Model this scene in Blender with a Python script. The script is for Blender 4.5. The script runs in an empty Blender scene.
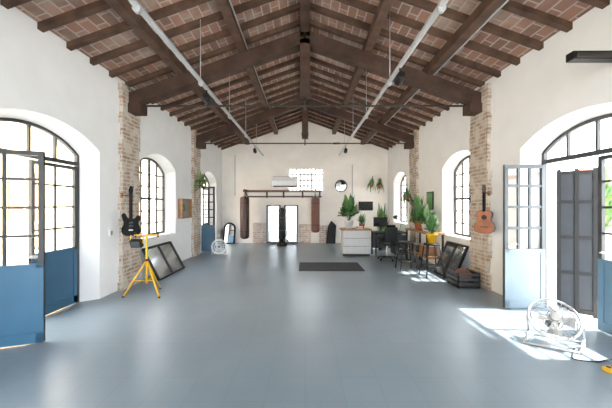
import bpy, bmesh, math, random
from mathutils import Vector, Matrix
random.seed(7)
V=Vector
F=289.0
def P(px,py,D):
    return V(((px-305)*D/F, D, 1.6+(205-py)*D/F))
# ---------------------------------------------------------------- materials
def newmat(name):
    m=bpy.data.materials.new(name); m.use_nodes=True
    nt=m.node_tree; b=nt.nodes['Principled BSDF']; return m,nt,b
def srgb(r,g,b):
    f=lambda c:(c/255/12.92) if c/255<=.04045 else ((c/255+.055)/1.055)**2.4
    return (f(r),f(g),f(b),1)
def mat(name,col,rough=.5,metal=0,var=.12,scale=8,bump=0.0,emit=0,spec=.5):
    m,nt,b=newmat(name)
    c=srgb(*col)
    if var>0:
        tc=nt.nodes.new('ShaderNodeTexCoord'); n=nt.nodes.new('ShaderNodeTexNoise')
        n.inputs['Scale'].default_value=scale; n.inputs['Detail'].default_value=5
        nt.links.new(tc.outputs['Object'],n.inputs['Vector'])
        r=nt.nodes.new('ShaderNodeValToRGB')
        r.color_ramp.elements[0].position=.3; r.color_ramp.elements[1].position=.7
        r.color_ramp.elements[0].color=tuple(x*(1-var) for x in c[:3])+(1,)
        r.color_ramp.elements[1].color=tuple(min(1,x*(1+var)) for x in c[:3])+(1,)
        nt.links.new(n.outputs['Fac'],r.inputs['Fac']); nt.links.new(r.outputs['Color'],b.inputs['Base Color'])
        if bump>0:
            bp=nt.nodes.new('ShaderNodeBump'); bp.inputs['Strength'].default_value=bump; bp.inputs['Distance'].default_value=.02
            nt.links.new(n.outputs['Fac'],bp.inputs['Height']); nt.links.new(bp.outputs['Normal'],b.inputs['Normal'])
    else: b.inputs['Base Color'].default_value=c
    b.inputs['Roughness'].default_value=rough; b.inputs['Metallic'].default_value=metal
    b.inputs['Specular IOR Level'].default_value=spec
    return m
def brickmat(name,c1,c2,mortar,mode,bw,rh,ms=.01,plaster=None,rough=.85,p0=.5,p1=.62):
    m,nt,b=newmat(name); L=nt.links
    tc=nt.nodes.new('ShaderNodeTexCoord'); sp=nt.nodes.new('ShaderNodeSeparateXYZ'); cb=nt.nodes.new('ShaderNodeCombineXYZ')
    L.new(tc.outputs['Object'],sp.inputs[0])
    if mode=='roof':
        L.new(sp.outputs['Y'],cb.inputs['X']); L.new(sp.outputs['X'],cb.inputs['Y'])
    else:
        ad=nt.nodes.new('ShaderNodeMath'); ad.operation='ADD'
        L.new(sp.outputs['X'],ad.inputs[0]); L.new(sp.outputs['Y'],ad.inputs[1])
        L.new(ad.outputs[0],cb.inputs['X']); L.new(sp.outputs['Z'],cb.inputs['Y'])
    br=nt.nodes.new('ShaderNodeTexBrick'); br.inputs['Scale'].default_value=1
    br.inputs['Brick Width'].default_value=bw; br.inputs['Row Height'].default_value=rh
    br.inputs['Mortar Size'].default_value=ms; br.inputs['Mortar Smooth'].default_value=.3; br.inputs['Bias'].default_value=0
    br.inputs['Color1'].default_value=srgb(*c1); br.inputs['Color2'].default_value=srgb(*c2); br.inputs['Mortar'].default_value=srgb(*mortar)
    L.new(cb.outputs[0],br.inputs['Vector'])
    n=nt.nodes.new('ShaderNodeTexNoise'); n.inputs['Scale'].default_value=4.5 if mode!='roof' else 1.6; n.inputs['Detail'].default_value=8; n.inputs['Roughness'].default_value=.6
    L.new(tc.outputs['Object'],n.inputs['Vector'])
    mx=nt.nodes.new('ShaderNodeMix'); mx.data_type='RGBA'; mx.blend_type='MIX'
    r=nt.nodes.new('ShaderNodeValToRGB'); r.color_ramp.elements[0].position=p0; r.color_ramp.elements[1].position=p1
    if plaster is None:
        r.color_ramp.elements[0].position=.46; r.color_ramp.elements[1].position=.78
        plaster=mortar
    L.new(n.outputs['Fac'],r.inputs['Fac']); L.new(r.outputs['Color'],mx.inputs['Factor'])
    L.new(br.outputs['Color'],mx.inputs['A']); mx.inputs['B'].default_value=srgb(*plaster)
    L.new(mx.outputs['Result'],b.inputs['Base Color'])
    bp=nt.nodes.new('ShaderNodeBump'); bp.inputs['Strength'].default_value=.5; bp.inputs['Distance'].default_value=.01; bp.invert=True
    L.new(br.outputs['Fac'],bp.inputs['Height']); L.new(bp.outputs['Normal'],b.inputs['Normal'])
    b.inputs['Roughness'].default_value=rough
    return m
def glassmat(name,fac=.08,col=(1,1,1,1)):
    m=bpy.data.materials.new(name); m.use_nodes=True; nt=m.node_tree; nt.nodes.clear()
    o=nt.nodes.new('ShaderNodeOutputMaterial'); t=nt.nodes.new('ShaderNodeBsdfTransparent'); t.inputs[0].default_value=col
    g=nt.nodes.new('ShaderNodeBsdfGlossy'); g.inputs['Roughness'].default_value=.03
    x=nt.nodes.new('ShaderNodeMixShader'); x.inputs[0].default_value=fac
    nt.links.new(t.outputs[0],x.inputs[1]); nt.links.new(g.outputs[0],x.inputs[2]); nt.links.new(x.outputs[0],o.inputs[0]); return m

M_plaster=mat('plaster_white',(243,243,243),.9,var=.03,scale=2.5,bump=.15)
M_plaster_b=mat('plaster_cream',(242,234,225),.9,var=.05,scale=2,bump=.15)
M_roof=brickmat('terracotta_tiles',(156,112,93),(118,88,75),(178,162,149),'roof',.3,.15,.012)
M_brick=brickmat('old_brick_stone',(170,134,110),(144,122,103),(196,186,171),'wall',.26,.075,.014,plaster=(204,194,180),p0=.42,p1=.58)
M_brickpatch=brickmat('brick_patch',(186,150,130),(206,190,176),(225,215,205),'wall',.24,.08,.012,plaster=(224,212,200))
M_wood=mat('old_dark_wood',(80,58,46),.8,var=.4,scale=5,bump=.4,spec=.3)
M_wood2=mat('truss_wood',(66,47,38),.8,var=.4,scale=4,bump=.4,spec=.3)
M_midwood=mat('mid_wood',(150,105,65),.5,var=.2,scale=12)
M_black=mat('black_paint',(16,16,18),.5,var=.1,spec=.3)
M_gblack=mat('guitar_black',(10,10,11),.75,var=.1,spec=.15)
M_rubber=mat('black_rubber',(28,29,32),.9,var=.15,scale=40)
M_rug=mat('rug_fabric',(42,46,54),.95,var=.2,scale=60)
M_dark=mat('dark_metal_frame',(54,57,60),.5,.1,var=.1)
M_iron=mat('dark_iron',(50,43,38),.6,.2,var=.2)
M_blue=mat('blue_paint',(44,94,126),.4,var=.08,scale=3)
M_blue2=mat('greyblue_paint',(88,122,146),.45,var=.08,scale=3)
M_pale=mat('pale_greyblue_paint',(106,124,136),.45,var=.06,scale=3)
M_palebar=mat('greyblue_bar_paint',(62,72,80),.5,var=.06,scale=3)
M_white=mat('white_paint',(238,238,236),.35,var=.03)
M_steel=mat('galvanised_steel',(188,190,192),.4,.4,var=.08)
M_mirror=mat('mirror_glass',(235,238,240),.02,1,var=0)
M_panelm=mat('dusty_mirror',(170,174,176),.12,.85,var=.1,scale=3)
M_yellow=mat('yellow_paint',(225,170,20),.4,var=.08)
M_leather=mat('brown_leather',(104,58,44),.45,var=.2,scale=10)
M_leather_d=mat('dark_leather',(66,38,32),.45,var=.2,scale=10)
M_leaf=mat('leaf_green',(58,102,48),.5,var=.35,scale=15)
M_leaf2=mat('leaf_light_green',(98,142,68),.5,var=.3,scale=15)
M_terra=mat('terracotta_pot',(170,92,58),.7,var=.12)
M_grey=mat('grey_laminate',(142,144,144),.4,var=.06)
M_fanwire=mat('fan_wire_grey',(120,122,124),.4,.2,var=.05)
M_counter=mat('counter_laminate',(186,188,188),.4,var=.05)
M_greyd=mat('dark_grey',(58,60,64),.5,var=.1)
M_shutter=mat('shutter_dark_paint',(40,44,50),.6,var=.1,spec=.3)
M_guitar=mat('guitar_brown',(150,78,34),.3,var=.3,scale=6)
M_screen=mat('screen_black',(10,11,13),.2,var=0)
M_green=mat('green_print',(80,150,70),.5,var=.3,scale=9)
M_soil=mat('soil',(50,36,26),.9,var=.2,scale=30)
M_paper=mat('paper',(225,220,205),.8,var=.05)
M_facade=mat('facade_ochre',(222,196,154),.9,var=.1,scale=1.5)
M_facade2=mat('facade_pale',(236,232,224),.9,var=.06,scale=1.5)
M_shut=mat('shutter_brown',(120,92,70),.7,var=.15)
M_ground=mat('yard_gravel',(204,198,188),.95,var=.12,scale=6)
M_glass=glassmat('window_glass',.07)
def floormat():
    m,nt,b=newmat('resin_floor_greyblue'); L=nt.links
    tc=nt.nodes.new('ShaderNodeTexCoord')
    n=nt.nodes.new('ShaderNodeTexNoise'); n.inputs['Scale'].default_value=.8; n.inputs['Detail'].default_value=3; n.inputs['Roughness'].default_value=.5
    L.new(tc.outputs['Object'],n.inputs['Vector'])
    r=nt.nodes.new('ShaderNodeValToRGB')
    r.color_ramp.elements[0].position=.2; r.color_ramp.elements[1].position=.8
    r.color_ramp.elements[0].color=srgb(114,130,142); r.color_ramp.elements[1].color=srgb(134,149,160)
    L.new(n.outputs['Fac'],r.inputs['Fac'])
    br=nt.nodes.new('ShaderNodeTexBrick'); br.offset=0; br.inputs['Scale'].default_value=1
    br.inputs['Brick Width'].default_value=.33; br.inputs['Row Height'].default_value=.33; br.inputs['Mortar Size'].default_value=.006; br.inputs['Mortar Smooth'].default_value=1
    br.inputs['Color1'].default_value=(1,1,1,1); br.inputs['Color2'].default_value=(.96,.96,.96,1); br.inputs['Mortar'].default_value=(.84,.84,.84,1)
    L.new(tc.outputs['Object'],br.inputs['Vector'])
    mx=nt.nodes.new('ShaderNodeMix'); mx.data_type='RGBA'; mx.blend_type='MULTIPLY'; mx.inputs['Factor'].default_value=1
    L.new(r.outputs['Color'],mx.inputs['A']); L.new(br.outputs['Color'],mx.inputs['B'])
    L.new(mx.outputs['Result'],b.inputs['Base Color'])
    b.inputs['Roughness'].default_value=.3
    return m
M_floor=floormat()

# ---------------------------------------------------------------- mesh builder
class MB:
    def __init__(s,name): s.name=name; s.bm=bmesh.new(); s.mats=[]
    def mi(s,m):
        if m not in s.mats: s.mats.append(m)
        return s.mats.index(m)
    def _set(s,verts,m,smooth=False):
        i=s.mi(m); fs=set(f for v in verts for f in v.link_faces)
        for f in fs:
            f.material_index=i
            if smooth and len(f.verts)<=4: f.smooth=True
    def box(s,c,sz,m,rot=None):
        M=Matrix.Translation(V(c))
        if rot is not None: M=M@rot.to_4x4()
        M=M@Matrix.Diagonal((sz[0],sz[1],sz[2],1))
        r=bmesh.ops.create_cube(s.bm,size=1,matrix=M); s._set(r['verts'],m); return s
    def beam(s,a,b,w,h,m):
        a=V(a);b=V(b);d=(b-a);L=d.length;d.normalize()
        up=V((0,0,1)) if abs(d.z)<.98 else V((0,1,0))
        sd=d.cross(up).normalized(); u=sd.cross(d)
        R=Matrix((sd,d,u)).transposed()
        return s.box((a+b)/2,(w,L,h),m,R)
    def cyl(s,a,b,r,m,r2=None,seg=12):
        a=V(a);b=V(b);d=b-a;L=d.length
        R=d.to_track_quat('Z','Y').to_matrix().to_4x4()
        r_=bmesh.ops.create_cone(s.bm,cap_ends=True,segments=seg,radius1=r,radius2=r if r2 is None else r2,depth=L,matrix=Matrix.Translation((a+b)/2)@R)
        s._set(r_['verts'],m,True); return s
    def tube(s,pts,r,m,seg=8):
        for i in range(len(pts)-1): s.cyl(pts[i],pts[i+1],r,m,seg=seg)
        return s
    def sph(s,c,r,m,sc=(1,1,1),seg=20):
        r_=bmesh.ops.create_uvsphere(s.bm,u_segments=seg,v_segments=seg//2+2,radius=r,matrix=Matrix.Translation(V(c))@Matrix.Diagonal((*sc,1)))
        s._set(r_['verts'],m,True); return s
    def lathe(s,c,prof,m,seg=24,R=None):
        c=V(c);i=s.mi(m);rings=[]
        for r,z in prof:
            ring=[]
            for k in range(seg):
                a=2*math.pi*k/seg; p=V((r*math.cos(a),r*math.sin(a),z))
                if R is not None:p=R@p
                ring.append(s.bm.verts.new(c+p))
            rings.append(ring)
        for a,b in zip(rings,rings[1:]):
            for k in range(seg):
                f=s.bm.faces.new((a[k],a[(k+1)%seg],b[(k+1)%seg],b[k])); f.material_index=i; f.smooth=True
        f=s.bm.faces.new(list(reversed(rings[0]))); f.material_index=i
        f=s.bm.faces.new(rings[-1]); f.material_index=i
        return s
    def prism(s,pts,off,m):
        i=s.mi(m); off=V(off)
        a=[s.bm.verts.new(V(p)) for p in pts]; b=[s.bm.verts.new(V(p)+off) for p in pts]; n=len(a)
        fs=[s.bm.faces.new(a),s.bm.faces.new(list(reversed(b)))]
        for k in range(n): fs.append(s.bm.faces.new((a[k],b[k],b[(k+1)%n],a[(k+1)%n])))
        for f in fs:f.material_index=i
        return s
    def face(s,pts,m):
        f=s.bm.faces.new([s.bm.verts.new(V(p)) for p in pts]); f.material_index=s.mi(m); return s
    def ring(s,c,n,R,r,m,seg=28,sc=8):
        n=V(n).normalized(); q=n.to_track_quat('Z','Y').to_matrix(); c=V(c); i=s.mi(m); rings=[]
        for k in range(seg):
            a=2*math.pi*k/seg; d=V((math.cos(a),math.sin(a),0)); rr=[]
            for j in range(sc):
                b=2*math.pi*j/sc; p=d*(R+r*math.cos(b))+V((0,0,r*math.sin(b))); rr.append(s.bm.verts.new(c+q@p))
            rings.append(rr)
        for k in range(seg):
            A=rings[k];B=rings[(k+1)%seg]
            for j in range(sc):
                f=s.bm.faces.new((A[j],B[j],B[(j+1)%sc],A[(j+1)%sc])); f.material_index=i; f.smooth=True
        return s
    def leaf(s,base,az,length,rise,droop,w,m,nseg=6,start=0.0):
        i=s.mi(m); d=V((math.cos(az),math.sin(az),0)); sd=V((-math.sin(az),math.cos(az),0)); prev=None
        for k in range(nseg+1):
            t=k/nseg; p=V(base)+d*(length*t*(1-.25*t))+V((0,0,rise*t-droop*t*t))
            if start>0 and t<start: ww=.004
            else:
                tt=(t-start)/(1-start); ww=max(.003,w*math.sin(math.pi*min(1,tt**.75*.97+.03)))
            a=s.bm.verts.new(p-sd*ww+V((0,0,ww*.35)));c=s.bm.verts.new(p);b=s.bm.verts.new(p+sd*ww+V((0,0,ww*.35)))
            if prev:
                for q in ((prev[0],prev[1],c,a),(prev[1],prev[2],b,c)):
                    f=s.bm.faces.new(q); f.material_index=i; f.smooth=True
            prev=(a,c,b)
    def plant(s,base,h,spread,n,w,m,droop=.4,seed=0,start=0.0,up=.0):
        r=random.Random(seed)
        for k in range(n):
            az=2*math.pi*k/n*2.4+r.uniform(-.4,.4); q=r.random()
            s.leaf(V(base)+V((r.uniform(-.02,.02),r.uniform(-.02,.02),up*r.random())),az,spread*(.35+.65*q)*r.uniform(.8,1.1),h*(1.15-.55*q),h*droop*q,w*r.uniform(.7,1.1),m if r.random()<.7 else M_leaf2,start=start)
        return s
    def pot(s,c,r,h,m):
        s.lathe(c,[(r*.7,0),(r,h*.85),(r*1.08,h*.86),(r*1.08,h),(r*.92,h),(r*.9,h*.88)],m)
        s.lathe(V(c)+V((0,0,h*.85)),[(r*.9,0),(r*.9,.01)],M_soil); return s
    def done(s,bevel=0):
        bmesh.ops.recalc_face_normals(s.bm,faces=s.bm.faces)
        vs=s.bm.verts; lo=V((min(v.co.x for v in vs),min(v.co.y for v in vs),min(v.co.z for v in vs))); hi=V((max(v.co.x for v in vs),max(v.co.y for v in vs),max(v.co.z for v in vs)))
        o=V(((lo.x+hi.x)/2,(lo.y+hi.y)/2,lo.z))
        for v in vs: v.co-=o
        me=bpy.data.meshes.new(s.name); s.bm.to_mesh(me); s.bm.free()
        for m in s.mats: me.materials.append(m)
        ob=bpy.data.objects.new(s.name,me); ob.location=o; bpy.context.collection.objects.link(ob)
        if bevel:
            md=ob.modifiers.new('bevel','BEVEL'); md.width=bevel; md.segments=2; md.limit_method='ANGLE'; md.angle_limit=.7
        return ob

# ---------------------------------------------------------------- room shell
Y0,Y1=-4.2,12.2
XW=3.5; XO=3.95; XF=3.75
APEX=5.25; SL=.36
def roofz(x): return APEX-SL*abs(x)
def arch(yc,hw,z0,zs,zc,n=14):
    h=zc-zs; R=(hw*hw+h*h)/(2*h); cz=zc-R; a0=math.asin(min(1,hw/R))
    pts=[(yc-hw,z0),(yc+hw,z0)]
    for k in range(n+1):
        a=a0-2*a0*k/n; pts.append((yc+R*math.sin(a),cz+R*math.cos(a)))
    return pts
def archz(y,yc,hw,zs,zc):
    h=zc-zs; R=(hw*hw+h*h)/(2*h); return zc-R+math.sqrt(max(0,R*R-(y-yc)**2))
ZS,ZC=2.42,2.73
left_op=[(-2.7,.85,-.2),(.4,.8,.87),(3.92,.85,-.2),(6.95,.72,.87),(10.6,.68,-.2)]  # first two openings are unseen, added along the wall for more daylight
right_op=[(-2.7,.85,-.2),(.4,.8,.87),(3.70,.85,-.2),(6.55,.68,.87),(10.65,.62,.95)]  # likewise, the first two are unseen additions that let in light
def side_wall(name,sgn,ops):
    w=MB(name); w.box((sgn*(XW+XO)/2,(Y0+Y1)/2,1.95),(XO-XW,Y1-Y0,4.1),M_plaster); ob=w.done()
    bm=bmesh.new()
    for yc,hw,z0 in ops:
        secs=[(XW-.1,.22,.13,-.06),(XF-.03,0,0,0),(XO+.1,0,0,0)]
        rings=[]
        for X,dh,dz,db in secs:
            pts=arch(yc,hw+dh,z0+(db if z0>0 else 0),ZS+dz,ZC+dz)
            rings.append([bm.verts.new((sgn*X,y,z)) for y,z in pts])
        n=len(rings[0]); bm.faces.new(rings[0]); bm.faces.new(list(reversed(rings[-1])))
        for a,b in zip(rings,rings[1:]):
            for k in range(n): bm.faces.new((a[k],b[k],b[(k+1)%n],a[(k+1)%n]))
    bmesh.ops.recalc_face_normals(bm,faces=bm.faces)
    me=bpy.data.meshes.new('cut'); bm.to_mesh(me); bm.free(); cut=bpy.data.objects.new('cut',me); bpy.context.collection.objects.link(cut)
    md=ob.modifiers.new('b','BOOLEAN'); md.operation='DIFFERENCE'; md.object=cut; md.solver='EXACT'
    dg=bpy.context.evaluated_depsgraph_get(); me2=bpy.data.meshes.new_from_object(ob.evaluated_get(dg))
    ob.modifiers.clear(); ob.data=me2
    bpy.data.objects.remove(cut)
side_wall('wall_left',-1,left_op); side_wall('wall_right',1,right_op)
def end_wall(name,y,t,ops,m):
    w=MB(name); xs=sorted(set([-XO,0,XO]+[v for o in ops for v in o[:2]]))
    for a,b in zip(xs,xs[1:]):
        o=[o for o in ops if o[0]<=a+1e-6 and o[1]>=b-1e-6]
        def piece(z0,z1a,z1b): w.prism([(a,y,z0),(b,y,z0),(b,y,z1b),(a,y,z1a)],(0,t,0),m)
        ta,tb=roofz(a)+.05,roofz(b)+.05
        if o:
            if o[0][2]>0: piece(-.1,o[0][2],o[0][2])
            piece(o[0][3],ta,tb)
        else: piece(-.1,ta,tb)
    bmesh.ops.remove_doubles(w.bm,verts=w.bm.verts,dist=1e-5)
    w.done()
end_wall('wall_back',Y1,.35,[(-.70,.78,2.15,3.15)],M_plaster_b)
end_wall('wall_rear',Y0-.35,.35,[(-3.4,-.25,.0,3.4),(.25,3.4,.0,3.4)],M_plaster)  # unseen rear wall; its wide openings are added to light the room
f=MB('floor'); f.box((0,(Y0+Y1)/2,-.06),(2*XO+.1,Y1-Y0+.7,.12),M_floor); f.done()
c=MB('ceiling')
for s in (-1,1):
    c.prism([(0,Y0-.4,APEX),(s*4.3,Y0-.4,roofz(4.3)),(s*4.3,Y0-.4,roofz(4.3)+.25),(0,Y0-.4,APEX+.25)],(0,Y1-Y0+.8,0),M_roof)
c.done()
for s in (-1,1):
    for y in (5.72,9.2):
        p=MB('brick_pier'); r=random.Random(int(y*10)+s)
        hgt=3.9; nz=26
        for k in range(nz):
            z=k*hgt/nz; a=.29+r.uniform(-.035,.035); b=.29+r.uniform(-.035,.035)
            p.prism([(s*3.5,y-a,z),(s*3.5,y+b,z),(s*3.43,y+b,z),(s*3.43,y-a,z)],(0,0,hgt/nz),M_brick)
        p.done()
# ---- roof timbers
rf=MB('roof_rafters')
y=Y0+.2
while y<Y1:
    for s in (-1,1):
        rf.beam((0,y,APEX-.04),(s*3.55,y,roofz(3.55)-.04),.085,.09,M_wood)
    y+=.46
rf.done()
pu=MB('roof_purlins')
for s in (-1,1):
    for x in (1.22,2.42):
        pu.box((s*x,(Y0+Y1)/2,roofz(x)-.085-.075),(.15,Y1-Y0,.15),M_wood)
pu.box((0,(Y0+Y1)/2,APEX-.18),(.17,Y1-Y0,.2),M_wood2)
pu.done()
for y in (-1.2,2.25,5.72,9.2):
    t=MB('roof_truss')
    off=.235+.12
    for s in (-1,1):
        t.beam((0,y,APEX-off),(s*3.5,y,roofz(3.5)-off),.2,.24,M_wood2)
        t.box((s*3.34,y,3.49),(.3,.26,.18),M_wood2)
        t.box((s*.14,y,4.83),(.26,.225,.05),M_iron,Matrix.Rotation(s*math.atan(SL),3,'Y'))
    t.beam((0,y,3.72),(0,y,5.1),.2,.2,M_wood2)
    t.box((0,y,3.86),(.225,.225,.05),M_iron)
    t.cyl((-3.4,y,3.56),(3.4,y,3.56),.02,M_iron)
    t.cyl((0,y,3.5),(0,y,3.75),.02,M_iron)
    t.cyl((.9,y,3.56),(1.1,y,3.56),.032,M_iron)
    t.done()
def rail(x,z,yend,spots):
    b=MB('ceiling_light_rail')
    b.cyl((x,-3,z),(x,yend,z),.034,M_steel)
    yy=-2.5
    while yy<yend:
        b.cyl((x,yy,z-.035),(x,yy+.05,z-.035),.04,M_steel)
        b.cyl((x,yy,z),(x,yy,roofz(x)-.02),.006,M_steel,seg=6); yy+=1.8
    b.done()
    for y in spots:
        b=MB('track_spotlight')
        b.cyl((x,y,z-.02),(x,y,z-.12),.012,M_black)
        b.cyl((x,y-.08,z-.15),(x,y+.08,z-.2),.05,M_black,r2=.065,seg=16)
        b.cyl((x,y+.08,z-.2),(x,y+.085,z-.202),.055,M_white,seg=16); b.done()
rail(-1.7,3.62,11.7,[5.0,9.8]); rail(1.38,3.62,11.7,[4.2,9.8])
b=MB('electrical_conduit')
for s,x in ((1,2.52),(-1,1.12)):
    z=roofz(x)-.2; b.cyl((s*x,-3,z),(s*x,Y1-.05,z),.012,M_steel,seg=8)
b.cyl((-2.95,Y1-.03,2.0),(-2.95,Y1-.03,3.7),.014,M_steel); b.cyl((2.0,Y1-.03,1.75),(2.0,Y1-.03,3.3),.014,M_steel)
b.done()

# ---------------------------------------------------------------- windows / doors
def bar_frame(b,s,X,yc,hw,z0,zs,zc,cols,rows,m,w=.045,t=.024):
    pts=arch(yc,hw,z0,zs,zc,16); P3=[V((s*X,y,z)) for y,z in pts]
    for i in range(len(P3)): b.beam(P3[i],P3[(i+1)%len(P3)],.05,w,m)
    for k in range(1,cols):
        y=yc-hw+2*hw*k/cols; b.box((s*X,y,(z0+archz(y,yc,hw,zs,zc))/2),(.04,t,archz(y,yc,hw,zs,zc)-z0),m)
    for z in rows:
        if z<=zs: h=hw
        else:
            R=(hw*hw+(zc-zs)**2)/(2*(zc-zs)); h=math.sqrt(max(0,R*R-(z-(zc-R))**2))
        b.box((s*X,yc,z),(.038,2*h,t),m)
    b.face([(s*X,y,z) for y,z in pts],M_glass)
n=1
def window(s,yc,hw,z0,cols,nr,m):
    global n
    b=MB('window_%d'%n); n+=1
    bar_frame(b,s,XF,yc,hw-.025,z0+.025,ZS,ZC-.025,cols,[z0+(ZC-.1-z0)*k/nr for k in range(1,nr)],m,t=.03)
    b.box((s*XF,yc,z0+(ZC-.1-z0)*.5),(.045,2*hw-.06,.05),m)
    b.box((s*XF,yc,(z0+ZC)/2-.02),(.045,.06,ZC-z0-.08),m)
    b.done()
    sl=MB('trim_%d'%(n+20)); sl.box((s*(XW+XF)/2,yc,z0-.02),(XF-XW,2*hw+.05,.03),M_plaster); sl.done()
for s,ops in ((-1,left_op),(1,right_op)):
    for yc,hw,z0 in ops:
        if z0>0: window(s,yc,hw,z0,4,6,M_iron)
def transom(s,yc,hw,m,cols=4):
    global n
    b=MB('window_%d'%n); n+=1
    bar_frame(b,s,XF,yc,hw-.025,2.27,ZS,ZC-.025,cols,[ ],m,t=.03)
    b.box((s*XF,yc,2.27),(.07,2*hw-.02,.06),m)
    b.done()
    fr=MB('trim_%d'%(n+20))
    for q in (-1,1): fr.box((s*XF,yc+q*(hw-.02),1.12),(.06,.035,2.24),m)
    fr.done()
dn=1
def door_leaf(a,b,m_panel,m_bar,cols=2,rows=4,z0=.015,z1=2.22,zp=.92,fw=.05,bw=.014):
    global dn
    o=MB('door_%d'%dn); dn+=1
    a=V((a[0],a[1],0)); b=V((b[0],b[1],0)); d=(b-a); L=d.length; d.normalize()
    R=Matrix.Rotation(math.atan2(d.y,d.x),3,'Z')
    def bx(u0,u1,za,zb,t,m): o.box(a+d*(u0+u1)/2+V((0,0,(za+zb)/2)),(u1-u0,t,zb-za),m,R)
    bx(0,fw,z0,z1,.045,m_bar); bx(L-fw,L,z0,z1,.045,m_bar); bx(fw,L-fw,z1-fw,z1,.045,m_bar)
    bx(fw,L-fw,z0,zp,.03,m_panel); bx(0,L,z0,z0+.12,.05,m_panel); bx(0,L,zp-.05,zp,.05,m_panel)
    bx(0,fw+.02,z0,zp,.05,m_panel); bx(L-fw-.02,L,z0,zp,.05,m_panel)
    for k in range(1,cols): u=fw+(L-2*fw)*k/cols; bx(u-bw,u+bw,zp,z1-fw,.03,m_bar)
    for k in range(1,rows): z=zp+(z1-zp)*k/rows; bx(fw,L-fw,z-bw,z+bw,.03,m_bar)
    p=[a+d*fw,a+d*(L-fw)]
    o.face([p[0]+V((0,0,zp)),p[1]+V((0,0,zp)),p[1]+V((0,0,z1-fw)),p[0]+V((0,0,z1-fw))],M_glass)
    nn=V((-d.y,d.x,0)); hp=a+d*(L-.06)+V((0,0,1.0))
    for q in (-1,1):
        o.cyl(hp,hp+nn*q*.06,.01,M_steel); o.cyl(hp+nn*q*.06,hp+nn*q*.06-d*.1,.009,M_steel)
    return o.done()
transom(-1,3.92,.85,M_dark); transom(1,3.70,.85,M_greyd); transom(-1,10.6,.68,M_iron)
transom(-1,-2.7,.85,M_dark); transom(1,-2.7,.85,M_dark)
door_leaf((-3.75,4.73),(-3.75,3.94),M_blue,M_dark)
door_leaf((-3.71,3.12),(-3.03,3.36),M_blue,M_dark)
door_leaf((3.75,2.89),(3.75,3.68),M_blue2,M_dark)
door_leaf((3.72,4.50),(3.07,4.46),M_pale,M_palebar,cols=3,rows=4,bw=.018)
door_leaf((-3.72,9.96),(-3.05,9.75),M_blue2,M_iron,cols=3,rows=5,bw=.018)
door_leaf((-3.75,11.24),(-3.75,10.62),M_blue2,M_iron)
for s in (-1,1):
    door_leaf((s*3.75,-3.51),(s*3.75,-2.72),M_blue,M_dark); door_leaf((s*3.75,-1.89),(s*3.75,-2.68),M_blue,M_dark)
b=MB('window_%d'%n); n+=1
for x in (-.68,.76): b.box((x,Y1+.12,2.65),(.06,.05,1.0),M_white)
for z in (2.17,3.13): b.box((.04,Y1+.12,z),(1.48,.05,.06),M_white)
for k in range(1,9): b.box((-.68+1.44*k/9,Y1+.08,2.65),(.045,.03,.98),M_iron)
for k in range(1,4): b.box((.04,Y1+.08,2.17+.96*k/4),(1.44,.03,.045),M_iron)
b.face([(-.68,Y1+.12,2.17),(.76,Y1+.12,2.17),(.76,Y1+.12,3.13),(-.68,Y1+.12,3.13)],M_glass); b.done()
b=MB('trim_1'); b.box((.04,Y1-.03,2.12),(1.6,.06,.05),M_white); b.done()
for x in (-1.825,1.825):  # glazing bars for the added rear light openings
    b=MB('window_%d'%n); n+=1
    for k in range(5): b.box((x-1.55+3.1*k/4,Y0-.17,1.7),(.045,.05,3.4),M_dark)
    for k in range(6): b.box((x,Y0-.17,.03+3.34*k/5),(3.1,.05,.045),M_dark)
    b.done()

# ---------------------------------------------------------------- exterior
g=MB('ground'); g.box((0,4,-.22),(70,60,.2),M_ground); g.done()
e=MB('facade_building')
e.box((-11,5,3),(.5,28,6.5),M_facade)
for k in range(9):
    y=-7+k*3
    e.box((-10.73,y,1.9),(.06,1.1,1.9),M_shut); e.box((-10.7,y,1.9),(.06,.06,1.9),M_white); e.box((-10.7,y,.9),(.12,1.4,.12),M_facade2)
e.done()
e=MB('added_backdrop_building'); e.box((0,22,2.6),(20,.4,5.6),M_facade2)  # added backdrop; blocks bright sky behind the back window bars
for k in range(7): e.box((-8+k*2.7,21.77,3.2),(1.1,.06,1.6),M_grey)
e.done()
e=MB('courtyard_wall'); e.box((12,5,1.4),(.4,28,3.2),M_facade2); e.box((12,5,3.05),(.6,28,.12),M_terra); e.done()
for i,(x,y) in enumerate(((9.6,9.5),(9.8,6.2),(9.5,13.5))):
    b=MB('garden_shrub'); b.cyl((x,y,-.12),(x,y,.9),.08,M_wood)
    b.plant((x,y,.5),1.6,1.2,150,.11,M_leaf,.35,seed=i+20,up=.9); b.done()
b=MB('exterior_shutter'); a=V((4.0,4.60,0)); d=(V((4.38,4.32,0))-a); L=d.length; d.normalize(); R=Matrix.Rotation(math.atan2(d.y,d.x),3,'Z')
b.box(a+d*L/2+V((0,0,1.03)),(L,.03,2.2),M_shutter,R)
for u in (.03,L-.03,L/2): b.box(a+d*u+V((0,0,1.03)),(.05,.06,2.26),M_black,R)
for z in (-.02,.55,1.1,1.65,2.1): b.box(a+d*L/2+V((0,0,z)),(L,.055,.05),M_black,R)
b.done()

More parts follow.
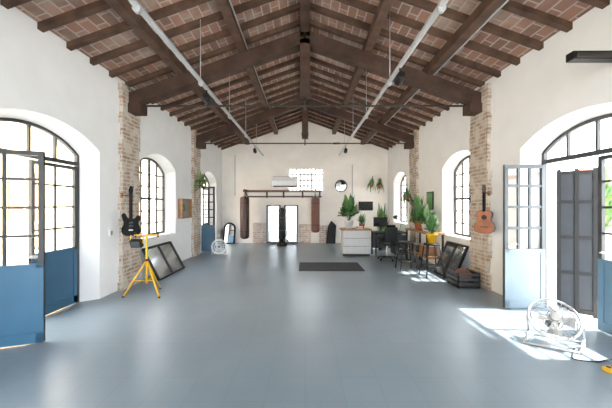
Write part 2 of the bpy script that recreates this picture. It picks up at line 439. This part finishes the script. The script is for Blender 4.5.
# ---------------------------------------------------------------- back wall things
YB=Y1
b=MB('air_conditioner')
x0,x1=-1.38,-.3
b.prism([(x0,YB,2.34),(x0,YB,2.78),(x0,YB-.2,2.78),(x0,YB-.25,2.61),(x0,YB-.22,2.42),(x0,YB-.12,2.34)],(x1-x0,0,0),M_white)
b.box(((x0+x1)/2,YB-.185,2.38),(.95,.1,.03),M_greyd,Matrix.Rotation(.6,3,'X'))
for k in range(5): b.box(((x0+x1)/2,YB-.05-.03*k,2.785),(1.0,.012,.012),M_greyd)
b.cyl((x1,YB-.06,2.46),(x1+.1,YB-.06,2.46),.025,M_white)
b.done(.01)
b=MB('punching_bag_rack')
b.box((-.95,YB-.05,2.18),(3.3,.08,.09),M_leather); b.box((-.95,YB-.05,1.95),(3.3,.08,.06),M_leather_d)
for x in (-2.5,-1.6,-.9,-.1,.62):
    b.box((x,YB-.05,2.06),(.07,.09,.32),M_leather_d)
for x in (-2.42,.42):
    b.box((x,YB-.35,2.2),(.06,.7,.06),M_iron); b.beam((x,YB-.05,1.95),(x,YB-.5,2.18),.04,.04,M_iron)
b.done()
def bag(x,y,zb,zt,r,m):
    b=MB('punching_bag'); top=2.17
    b.lathe((x,y,0),[(r*.55,zb),(r*.92,zb+.04),(r,zb+.12),(r,zt-.12),(r*.95,zt-.03),(r*.8,zt)],m)
    for z in (zb+.3,zt-.25): b.ring((x,y,z),(0,0,1),r,.012,M_black)
    for k in range(4):
        a=math.pi/4+math.pi/2*k; b.cyl((x+r*.7*math.cos(a),y+r*.7*math.sin(a),zt-.01),(x,y,top-.1),.01,M_steel,seg=6)
    b.cyl((x,y,top-.12),(x,y,top),.012,M_steel,seg=8); b.done()
bag(-2.42,YB-.6,.25,1.92,.18,M_leather_d); bag(.42,YB-.6,.5,1.92,.17,M_leather)
b=MB('exposed_brick_patch')
for x0,x1,z in ((-2.2,-1.65,.85),(-.25,.25,.8),(.6,.95,.75)):
    b.box(((x0+x1)/2,YB-.008,z/2),(x1-x0,.014,z),M_brickpatch)
b.done()
for x in (-1.32,-.58):
    b=MB('standing_mirror'); w=.54;h=1.55
    R=Matrix.Rotation(-.03,3,'X'); c0=V((x,YB-.1,.02))
    def q(u,z,t=0): return c0+R@V((u,t,z))
    b.box(q(0,h/2),(w,.02,h),M_mirror,R)
    for u in (-w/2,w/2): b.box(q(u,h/2,-.01),(.05,.05,h+.05),M_greyd,R)
    for z in (.02,h-.0): b.box(q(0,z,-.01),(w,.05,.05),M_greyd,R)
    for u in (-w/2+.045,w/2-.045): b.box(q(u,h/2,-.012),(.04,.03,h-.04),M_white,R)
    b.done()
b=MB('freestanding_punching_bag'); x=-.92; y=YB-.75
b.lathe((x,y,0),[(.2,0),(.21,.06),(.17,.12),(.07,.16),(.06,.26)],M_black)
b.lathe((x,y,.25),[(.1,0),(.125,.04),(.125,1.15),(.11,1.2),(.06,1.23)],M_black)
for z in (.6,1.1): b.ring((x,y,z),(0,0,1),.125,.01,M_greyd)
b.done()
b=MB('leaning_arch_mirror')
cx=-3.15; pts=[]
for k in range(13):
    a=math.pi*k/12; pts.append((cx+.22*math.cos(a),.62+.22*math.sin(a)))
pts=[(cx+.22,YB-.25,.01)]+[(x_,YB-.25+.17*(z_/.9),z_) for x_,z_ in pts]+[(cx-.22,YB-.25,.01)]
b.prism(pts,(0,.012,0),M_mirror)
for i in range(len(pts)): b.beam(pts[i],pts[(i+1)%len(pts)],.06,.06,M_black)
b.done()
b=MB('leaning_chair_frame'); x=1.05
b.prism([(x-.2,YB-.35,.01),(x+.2,YB-.35,.01),(x+.26,YB-.1,.75),(x+.05,YB-.08,.95),(x-.1,YB-.12,.7)],(0,.03,0),M_black); b.done(.01)
b=MB('round_wall_mirror'); c=P(341,186,YB)
b.cyl((c.x,YB-.001,c.z),(c.x,YB-.04,c.z),.25,M_steel,seg=32); b.ring((c.x,YB-.04,c.z),(0,1,0),.24,.025,M_greyd); b.cyl((c.x,YB-.04,c.z),(c.x,YB-.045,c.z),.22,M_mirror,seg=32); b.done()
b=MB('wall_television'); c=P(365.5,206,YB); b.box((c.x,YB-.05,c.z),(.6,.05,.38),M_black); b.box((c.x,YB-.078,c.z),(.56,.006,.34),M_screen); b.box((c.x,YB-.015,c.z),(.2,.03,.2),M_iron); b.done(.005)
def wallplanter(x,y,z,nx,ny,seed,name='hanging_planter',sp=.3):
    b=MB(name); n_=V((nx,ny,0))
    p=V((x,y,z)); b.beam(p,p+n_*.3,.025,.025,M_iron); b.beam(p+V((0,0,-.2)),p+n_*.22,.018,.018,M_iron)
    q=p+n_*.24+V((0,0,.012)); b.pot(q,.09,.14,M_terra)
    b.plant(q+V((0,0,.14)),.28,sp,38,.035,M_leaf,1.9,seed=seed); b.done()
wallplanter(2.75,YB,2.35,0,-1,3); wallplanter(3.1,YB,2.3,0,-1,4)
wallplanter(-3.43,8.95,2.2,1,-.2,5,sp=.36)
wallplanter(3.43,9.1,1.75,-1,-.2,6)
# ---------------------------------------------------------------- desks at back right
b=MB('reception_counter')
b.box((1.62,9.35,.41),(.86,.5,.76),M_counter); b.box((1.62,9.35,.82),(.96,.58,.05),M_midwood)
b.box((1.62,9.095,.03),(.86,.02,.06),M_black)
for z in (.3,.55): b.box((1.62,9.09,z),(.84,.012,.012),M_greyd)
b.done(.006)
b=MB('potted_monstera'); q=V((1.42,9.35,.845)); b.pot(q,.15,.26,M_white); b.plant(q+V((0,0,.24)),.8,.6,54,.11,M_leaf,.45,seed=11,start=.4); b.done()
b=MB('potted_fern'); q=V((1.85,9.4,.845)); b.pot(q,.09,.15,M_terra); b.plant(q+V((0,0,.14)),.4,.3,34,.03,M_leaf,.7,seed=12); b.done()
b=MB('magazine_stack')
for k in range(5): b.box((1.72,9.16,.852+k*.016),(.2-.01*k,.14,.014),(M_paper,M_greyd,M_paper,M_terra,M_white)[k],Matrix.Rotation(.15*k,3,'Z'))
b.done()
b=MB('office_desk')
b.box((2.65,9.15,.74),(1.0,.6,.04),M_black)
for x in (2.18,3.12):
    for y in (8.88,9.42): b.box((x,y,.36),(.045,.045,.72),M_black)
b.box((2.65,9.42,.45),(.95,.02,.5),M_greyd); b.box((2.95,9.15,.36),(.35,.5,.6),M_greyd)
for z in (.25,.45): b.box((2.95,8.895,z),(.12,.02,.02),M_steel)
b.done(.004)
def monitor(q,w):
    b=MB('desktop_monitor'); b.box(q+V((0,0,.008)),(.22,.16,.015),M_black); b.box(q+V((0,.03,.12)),(.04,.02,.22),M_black); b.box(q+V((0,0,.3)),(w,.03,.3),M_black); b.box(q+V((0,-.017,.3)),(w-.03,.005,.27),M_screen); b.done()
monitor(V((2.4,9.2,.765)),.44)
b=MB('laptop'); q=V((2.72,9.02,.762)); b.box(q+V((0,0,.008)),(.3,.2,.014),M_steel); b.box(q+V((0,.12,.11)),(.3,.012,.2),M_greyd,Matrix.Rotation(-.25,3,'X')); b.box(q+V((0,.112,.11)),(.27,.006,.17),M_screen,Matrix.Rotation(-.25,3,'X')); b.done()
b=MB('desk_lamp'); q=V((3.0,9.2,.765)); b.cyl(q,q+V((0,0,.02)),.08,M_black); b.tube([q,q+V((.08,0,.3)),q+V((-.1,-.05,.5))],.008,M_black); b.cyl(q+V((-.1,-.05,.5)),q+V((-.16,-.08,.43)),.03,M_black,r2=.07); b.done()
def ochair(q,ang):
    b=MB('office_chair'); R=Matrix.Rotation(ang,3,'Z')
    for k in range(5):
        a=2*math.pi*k/5; e_=q+V((.27*math.cos(a),.27*math.sin(a),.05)); b.beam(q+V((0,0,.1)),e_+V((0,0,.02)),.03,.025,M_black); b.sph(e_-V((0,0,.02)),.03,M_black,seg=10)
    b.cyl(q+V((0,0,.1)),q+V((0,0,.44)),.025,M_steel); b.box(q+V((0,0,.47)),(.44,.42,.07),M_rubber,R); b.box(q+R@V((0,-.22,.75)),(.4,.05,.42),M_rubber,R); b.box(q+R@V((0,-.22,.5)),(.05,.03,.22),M_black,R)
    for s in (-1,1): b.box(q+R@V((s*.24,0,.66)),(.05,.26,.03),M_black,R); b.box(q+R@V((s*.24,.02,.56)),(.03,.04,.2),M_black,R)
    b.done(.012)
ochair(V((2.4,8.45,0)),.3)
b=MB('potted_palm'); q=V((2.75,10.3,0)); b.pot(q,.2,.4,M_greyd); b.plant(q+V((0,0,.36)),1.25,.5,40,.06,M_leaf,.4,seed=81,start=.35); b.done()
b=MB('plant_shelf')
b.box((3.17,7.75,.9),(.45,1.5,.04),M_midwood); b.box((3.17,7.75,.3),(.42,1.44,.03),M_midwood)
for x in (2.98,3.36):
    for y in (7.05,8.45): b.box((x,y,.44),(.04,.04,.88),M_black)
b.done()
for i,(x,y,pr,ph,h,sp,w,m_) in enumerate(((3.12,7.15,.1,.18,.38,.42,.06,M_white),(3.15,7.55,.1,.18,.5,.42,.07,M_white),(3.12,7.95,.11,.2,.7,.52,.08,M_terra),(3.15,8.33,.1,.16,.45,.36,.045,M_white))):
    b=MB('potted_houseplant'); b.pot((x,y,.92),pr,ph,m_); b.plant((x,y,.92+ph*.9),h,sp*.72,36,w,M_leaf,.6,seed=30+i,start=.3); b.done()
b=MB('cardboard_box'); b.box((3.17,7.45,.435),(.3,.34,.24),M_midwood); b.box((3.17,7.45,.558),(.31,.35,.01),M_paper); b.done()
b=MB('cardboard_box'); b.box((3.17,8.05,.415),(.28,.3,.2),M_greyd); b.box((3.17,8.05,.52),(.29,.31,.01),M_paper); b.done()
b=MB('framed_green_poster'); b.box((3.483,8.05,1.72),(.03,.4,.5),M_black); b.box((3.465,8.05,1.72),(.01,.34,.44),M_green); b.done()
def stool(q,h):
    b=MB('bar_stool')
    for sx in (-1,1):
        for sy in (-1,1): b.cyl(q+V((sx*.2,sy*.2,0)),q+V((sx*.12,sy*.12,h)),.014,M_black)
    for z in (.22,.45):
        w=.2-.08*z/h
        cs=[q+V((sx*w,sy*w,z)) for sx,sy in ((-1,-1),(1,-1),(1,1),(-1,1))]
        for k in range(4): b.cyl(cs[k],cs[(k+1)%4],.01,M_black)
    b.cyl(q+V((0,0,h)),q+V((0,0,h+.04)),.17,M_black,seg=24); b.done()
q=V((2.85,6.5,0)); stool(q,.7); stool(V((2.5,7.15,0)),.66)
b=MB('yellow_planter'); b.pot(q+V((0,0,.74)),.11,.22,M_yellow); b.plant(q+V((0,0,.94)),.42,.36,36,.055,M_leaf,.55,seed=61,start=.3); b.done()
def lean(name,s,y0,y1,xb,h,mfill):
    b=MB(name); xt=3.42
    A=V((s*xb,y0,.01)); B=V((s*xb,y1,.01)); C=V((s*xt,y1-.02,h)); D=V((s*xt,y0-.0,h))
    b.prism([A,B,C,D],V((s*.02,0,0)),mfill)
    for p,q_ in ((A,B),(B,C),(C,D),(D,A)): b.beam(p,q_,.05,.04,M_black)
    m1=(A+B)/2; m2=(C+D)/2; b.beam(m1,m2,.04,.04,M_black)
    b.done()
lean('leaning_mirror_panel',-1,6.1,7.35,3.08,.66,M_panelm)
lean('leaning_mirror_panel',1,6.08,6.95,3.12,.72,M_panelm)
b=MB('storage_crate'); q=V((3.14,5.74,0))
b.box(q+V((0,0,.03)),(.42,.42,.03),M_black)
for z in (.08,.17,.26):
    for sx in (-1,1): b.box(q+V((sx*.2,0,z)),(.02,.42,.06),M_greyd); b.box(q+V((0,sx*.2,z)),(.42,.02,.06),M_greyd)
for sx in (-1,1):
    for sy in (-1,1): b.box(q+V((sx*.19,sy*.19,.15)),(.03,.03,.3),M_black)
b.sph(q+V((0,0,.2)),.16,M_leather,(1,1,.9)); b.done()
# ---------------------------------------------------------------- left objects
b=MB('round_floor_fan'); q=V((P(219,0,9.3).x,9.3,0)); c=q+V((0,0,.26)); nn=V((.3,-1,.1)).normalized(); qm=nn.to_track_quat('Z','Y').to_matrix()
for off,R_ in ((0,.23),(.04,.2),(.05,.14),(.05,.08),(-.05,.2)): b.ring(c+nn*off,nn,R_,.014 if off==0 else .009,M_white,sc=6)
for k in range(14):
    a=2*math.pi*k/14; d=V((math.cos(a),math.sin(a),0)); b.tube([c+nn*.052,c+qm@(d*.14)+nn*.05,c+qm@(d*.23)],.007,M_white,seg=5)
b.cyl(c-nn*.1,c,.06,M_white); b.cyl(c+nn*.05,c+nn*.06,.04,M_pale)
for k in range(4):
    a=2*math.pi*k/4; d=V((math.cos(a),math.sin(a),0)); e2=V((-math.sin(a),math.cos(a),0))
    b.prism([c+qm@(d*.03-e2*.02),c+qm@(d*.18-e2*.08),c+qm@(d*.19+e2*.08+V((0,0,.02))),c+qm@(d*.03+e2*.02)],nn*.004,M_blue2)
for s in (-1,1):
    b.tube([c+V((s*.23,0,0)),q+V((s*.22,0,.012))],.011,M_white); b.tube([q+V((s*.22,-.13,.012)),q+V((s*.22,.13,.012))],.011,M_white)
b.cyl(q+V((-.22,.1,.012)),q+V((.22,.1,.012)),.011,M_white); b.done()
b=MB('wall_shadow_box'); b.box((-3.485,8.3,1.5),(.03,.62,.5),M_grey)
for z in (1.24,1.76): b.box((-3.44,8.3,z),(.12,.66,.03),M_midwood)
for y in (7.98,8.62): b.box((-3.44,y,1.5),(.12,.03,.55),M_midwood)
b.box((-3.44,8.3,1.45),(.1,.6,.02),M_midwood); b.cyl((-3.43,8.2,1.46),(-3.43,8.2,1.62),.03,M_leaf2); b.done()
def guitar(name,o,u,n_,kind,body,top,sc=1.0):
    b=MB(name); o=V(o);u=V(u).normalized();n_=V(n_).normalized();v=V((0,0,1))
    def T(a,h,c=0): return o+(u*a+v*h+n_*c)*sc
    if kind=='e':
        half=[(0,0),(.08,.005),(.14,.04),(.165,.1),(.155,.16),(.125,.22),(.125,.27),(.15,.32),(.155,.37),(.13,.41),(.10,.40),(.07,.35),(.03,.335)]
        left=[(-.03,.335),(-.07,.36),(-.10,.43),(-.135,.45),(-.16,.41),(-.15,.34),(-.125,.27),(-.13,.22),(-.16,.16),(-.165,.1),(-.14,.04),(-.08,.005)]
        th=.045
    else:
        half=[(0,0),(.1,.008),(.165,.05),(.19,.12),(.175,.2),(.13,.26),(.115,.3),(.13,.36),(.145,.41),(.125,.46),(.07,.49)]
        left=[(-a,h) for a,h in reversed(half[1:])]
        th=.09
    b.prism([T(a,h) for a,h in half+left],n_*th*sc,body)
    b.prism([T(a*.95,h*.96+.008,th) for a,h in half+left],n_*.003*sc,top)
    nb=.3 if kind=='e' else .46; nl=.8 if kind=='e' else .86
    b.beam(T(0,nb,th+.008),T(0,nl,th+.008),.06*sc,.02*sc,M_gblack)
    b.prism([T(-.03,nl,th),T(.03,nl,th),T(.045,nl+.15,th-.02),T(-.02,nl+.17,th-.02),T(-.04,nl+.08,th)],n_*.018*sc,body)
    for k in range(3):
        for s_ in (-1,1): b.cyl(T(s_*.03,nl+.04+k*.04,th),T(s_*.065,nl+.04+k*.04,th),.007*sc,M_steel,seg=8)
    if kind=='e':
        for h in (.2,.26): b.box(T(0,h,th+.006),(.07*sc,.012*sc,.015*sc),M_greyd,Matrix((u,n_,v)).transposed())
        b.box(T(0,.12,th+.006),(.07*sc,.012*sc,.02*sc),M_steel,Matrix((u,n_,v)).transposed())
    else:
        b.cyl(T(0,.34,th),T(0,.34,th+.006),.05*sc,M_black,seg=24); b.beam(T(-.07,.14,th+.008),T(.07,.14,th+.008),.02*sc,.02*sc,M_wood)
    for k in range(6): b.cyl(T(-.018+.0072*k,.13,th+.022),T(-.018+.0072*k,nl+.02,th+.022),.0007,M_greyd,seg=4)
    hp=T(0,nl-.01,th-.01); w_=V((math.copysign(3.42,o.x),hp.y+.12,hp.z)); b.cyl(hp,w_,.01,M_black); b.box(w_,(.02,.06,.1),M_midwood)
    b.cyl(T(-.035,nl-.01,th-.01),T(.035,nl-.01,th-.01),.008,M_black)
    return b.done(.004)
guitar('electric_guitar',(-3.18,5.30,1.03),(.95,.3,0),(.3,-.95,0),'e',M_gblack,M_gblack,.95)
guitar('acoustic_guitar',(3.30,5.30,1.08),(-.75,.66,0),(-.66,-.75,0),'a',M_leather_d,M_guitar,.87)
b=MB('tripod_work_light'); q=V((-2.82,5.15,0)); top=1.06
for ang in (205,330,80):
    a=math.radians(ang); e_=q+V((.36*math.cos(a),.36*math.sin(a),.012)); b.cyl(e_,q+V((0,0,.62)),.014,M_yellow); b.cyl(q+V((.2*math.cos(a),.2*math.sin(a),.28)),q+V((0,0,.25)),.008,M_yellow); b.sph(e_,.02,M_black,seg=8)
b.cyl(q+V((0,0,.2)),q+V((0,0,top)),.018,M_yellow); b.sph(q+V((0,0,.62)),.03,M_black,seg=10)
b.cyl(q+V((-.22,0,top)),q+V((.22,0,top)),.015,M_yellow)
for x in (-.2,.2): b.cyl(q+V((x,0,top-.03)),q+V((x,0,top+.05)),.014,M_black)
c=q+V((-.17,-.02,top-.14)); b.box(c,(.19,.08,.14),M_black,Matrix.Rotation(.4,3,'X')); b.box(c+V((0,-.045,-.015)),(.16,.01,.11),M_greyd,Matrix.Rotation(.4,3,'X'))
for x in (-.11,.11): b.beam(c+V((x,0,0)),c+V((x,.02,.14)),.015,.015,M_yellow)
b.done()
b=MB('wall_socket'); b.box((-3.492,5.2,1.1),(.016,.09,.12),M_white); b.box((-3.48,5.2,1.1),(.01,.05,.07),M_grey); b.done(.003)
b=MB('rug'); b.box((.65,7.5,.008),(1.6,1.0,.012),M_rug)
for k in range(54):
    for s in (-1,1): b.box((-.14+1.58*k/53,7.5+s*.515,.006),(.012,.05,.005),M_greyd)
b.done()
# ---------------------------------------------------------------- right foreground
b=MB('floor_fan'); c=V((2.86,3.32,.29)); nn=V((-.35,-.6,.6)).normalized()
qm=nn.to_track_quat('Z','Y').to_matrix()
for off,Rr in ((0,.235),(.05,.215),(.072,.07),(-.05,.21),(-.07,.09)):
    b.ring(c+nn*off,nn,Rr,.005 if off else .013,M_fanwire if off else M_counter,seg=36,sc=6)
for k in range(28):
    a=2*math.pi*k/28; d=V((math.cos(a),math.sin(a),0))
    pr=[c+qm@(d*.04+V((0,0,.073))),c+qm@(d*.13+V((0,0,.068))),c+qm@(d*.215+V((0,0,.05))),c+qm@(d*.235),c+qm@(d*.21+V((0,0,-.05))),c+qm@(d*.09+V((0,0,-.07)))]
    b.tube(pr,.0022,M_fanwire,seg=5)
b.cyl(c+nn*.06,c+nn*.08,.05,M_fanwire,seg=20); b.cyl(c-nn*.14,c-nn*.02,.065,M_greyd,seg=20)
for k in range(4):
    a=2*math.pi*k/4; d=V((math.cos(a),math.sin(a),0)); e2=V((-math.sin(a),math.cos(a),0))
    b.prism([c+qm@(d*.03-e2*.02),c+qm@(d*.17-e2*.08+V((0,0,-.02))),c+qm@(d*.195+e2*.05+V((0,0,.02))),c+qm@(d*.03+e2*.02)],nn*.004,M_grey)
side=nn.cross(V((0,0,1))).normalized()
for s in (-1,1):
    b.tube([c+side*s*.25,c+side*s*.25+V((.06,.05,-.2)),V((c.x,c.y,.015))+side*s*.24+V((-.12,-.1,0)),V((c.x,c.y,.015))+side*s*.24+V((.16,.12,0))],.012,M_counter)
for dd in (V((-.12,-.1,0)),V((.16,.12,0))): b.cyl(V((c.x,c.y,.015))+side*.24+dd,V((c.x,c.y,.015))-side*.24+dd,.012,M_counter)
b.done()
b=MB('power_cable')
pts=[V((2.98,3.2,.01)),V((2.85,3.08,.01)),V((2.78,2.98,.01)),V((2.95,2.93,.01)),V((3.15,2.97,.01)),V((3.4,2.88,.01))]
fine=[]
for i in range(len(pts)-1):
    p0=pts[max(0,i-1)];p1=pts[i];p2=pts[i+1];p3=pts[min(len(pts)-1,i+2)]
    for k in range(6):
        t=k/6; fine.append(.5*((2*p1)+(-p0+p2)*t+(2*p0-5*p1+4*p2-p3)*t*t+(-p0+3*p1-3*p2+p3)*t**3))
b.tube(fine+[pts[-1]],.006,M_black,seg=6); b.done()
b=MB('power_strip'); b.box((2.98,2.79,.022),(.2,.06,.04),M_yellow,Matrix.Rotation(.2,3,'Z'))
for k in (-1,0,1): b.cyl((2.98+k*.06,2.79+k*.012,.04),(2.98+k*.06,2.79+k*.012,.046),.02,M_black,seg=12)
b.done(.004)
b=MB('infrared_heater'); b.box((3.13,3.12,3.2),(.55,.1,.09),M_black); b.box((3.13,3.06,3.19),(.5,.02,.05),M_iron)
b.box((3.45,3.12,3.2),(.1,.05,.05),M_black); b.box((3.49,3.12,3.2),(.018,.14,.16),M_black)
b.done(.01)

# ---------------------------------------------------------------- light
w=bpy.data.worlds.new('World'); bpy.context.scene.world=w; w.use_nodes=True
bg=w.node_tree.nodes['Background']; bg.inputs[0].default_value=(.87,.94,1,1); bg.inputs[1].default_value=6
sd=bpy.data.lights.new('sun','SUN'); sd.energy=13; sd.angle=.03; sd.color=(1,.96,.88)
so=bpy.data.objects.new('sun',sd); bpy.context.collection.objects.link(so)
dirv=V((-1,.05,-1.6)); so.rotation_euler=dirv.to_track_quat('-Z','Y').to_euler()
cam=bpy.data.cameras.new('camera'); cam.lens=36*F/612; cam.sensor_width=36; cam.shift_x=1/612; cam.shift_y=1/612; cam.clip_start=.05
co=bpy.data.objects.new('camera',cam); bpy.context.collection.objects.link(co); co.location=(0,0,1.6); co.rotation_euler=(math.pi/2,0,0)
sc=bpy.context.scene; sc.camera=co
sc.view_settings.view_transform='Standard'; sc.view_settings.look='None'; sc.view_settings.exposure=1.25; sc.view_settings.gamma=1.1
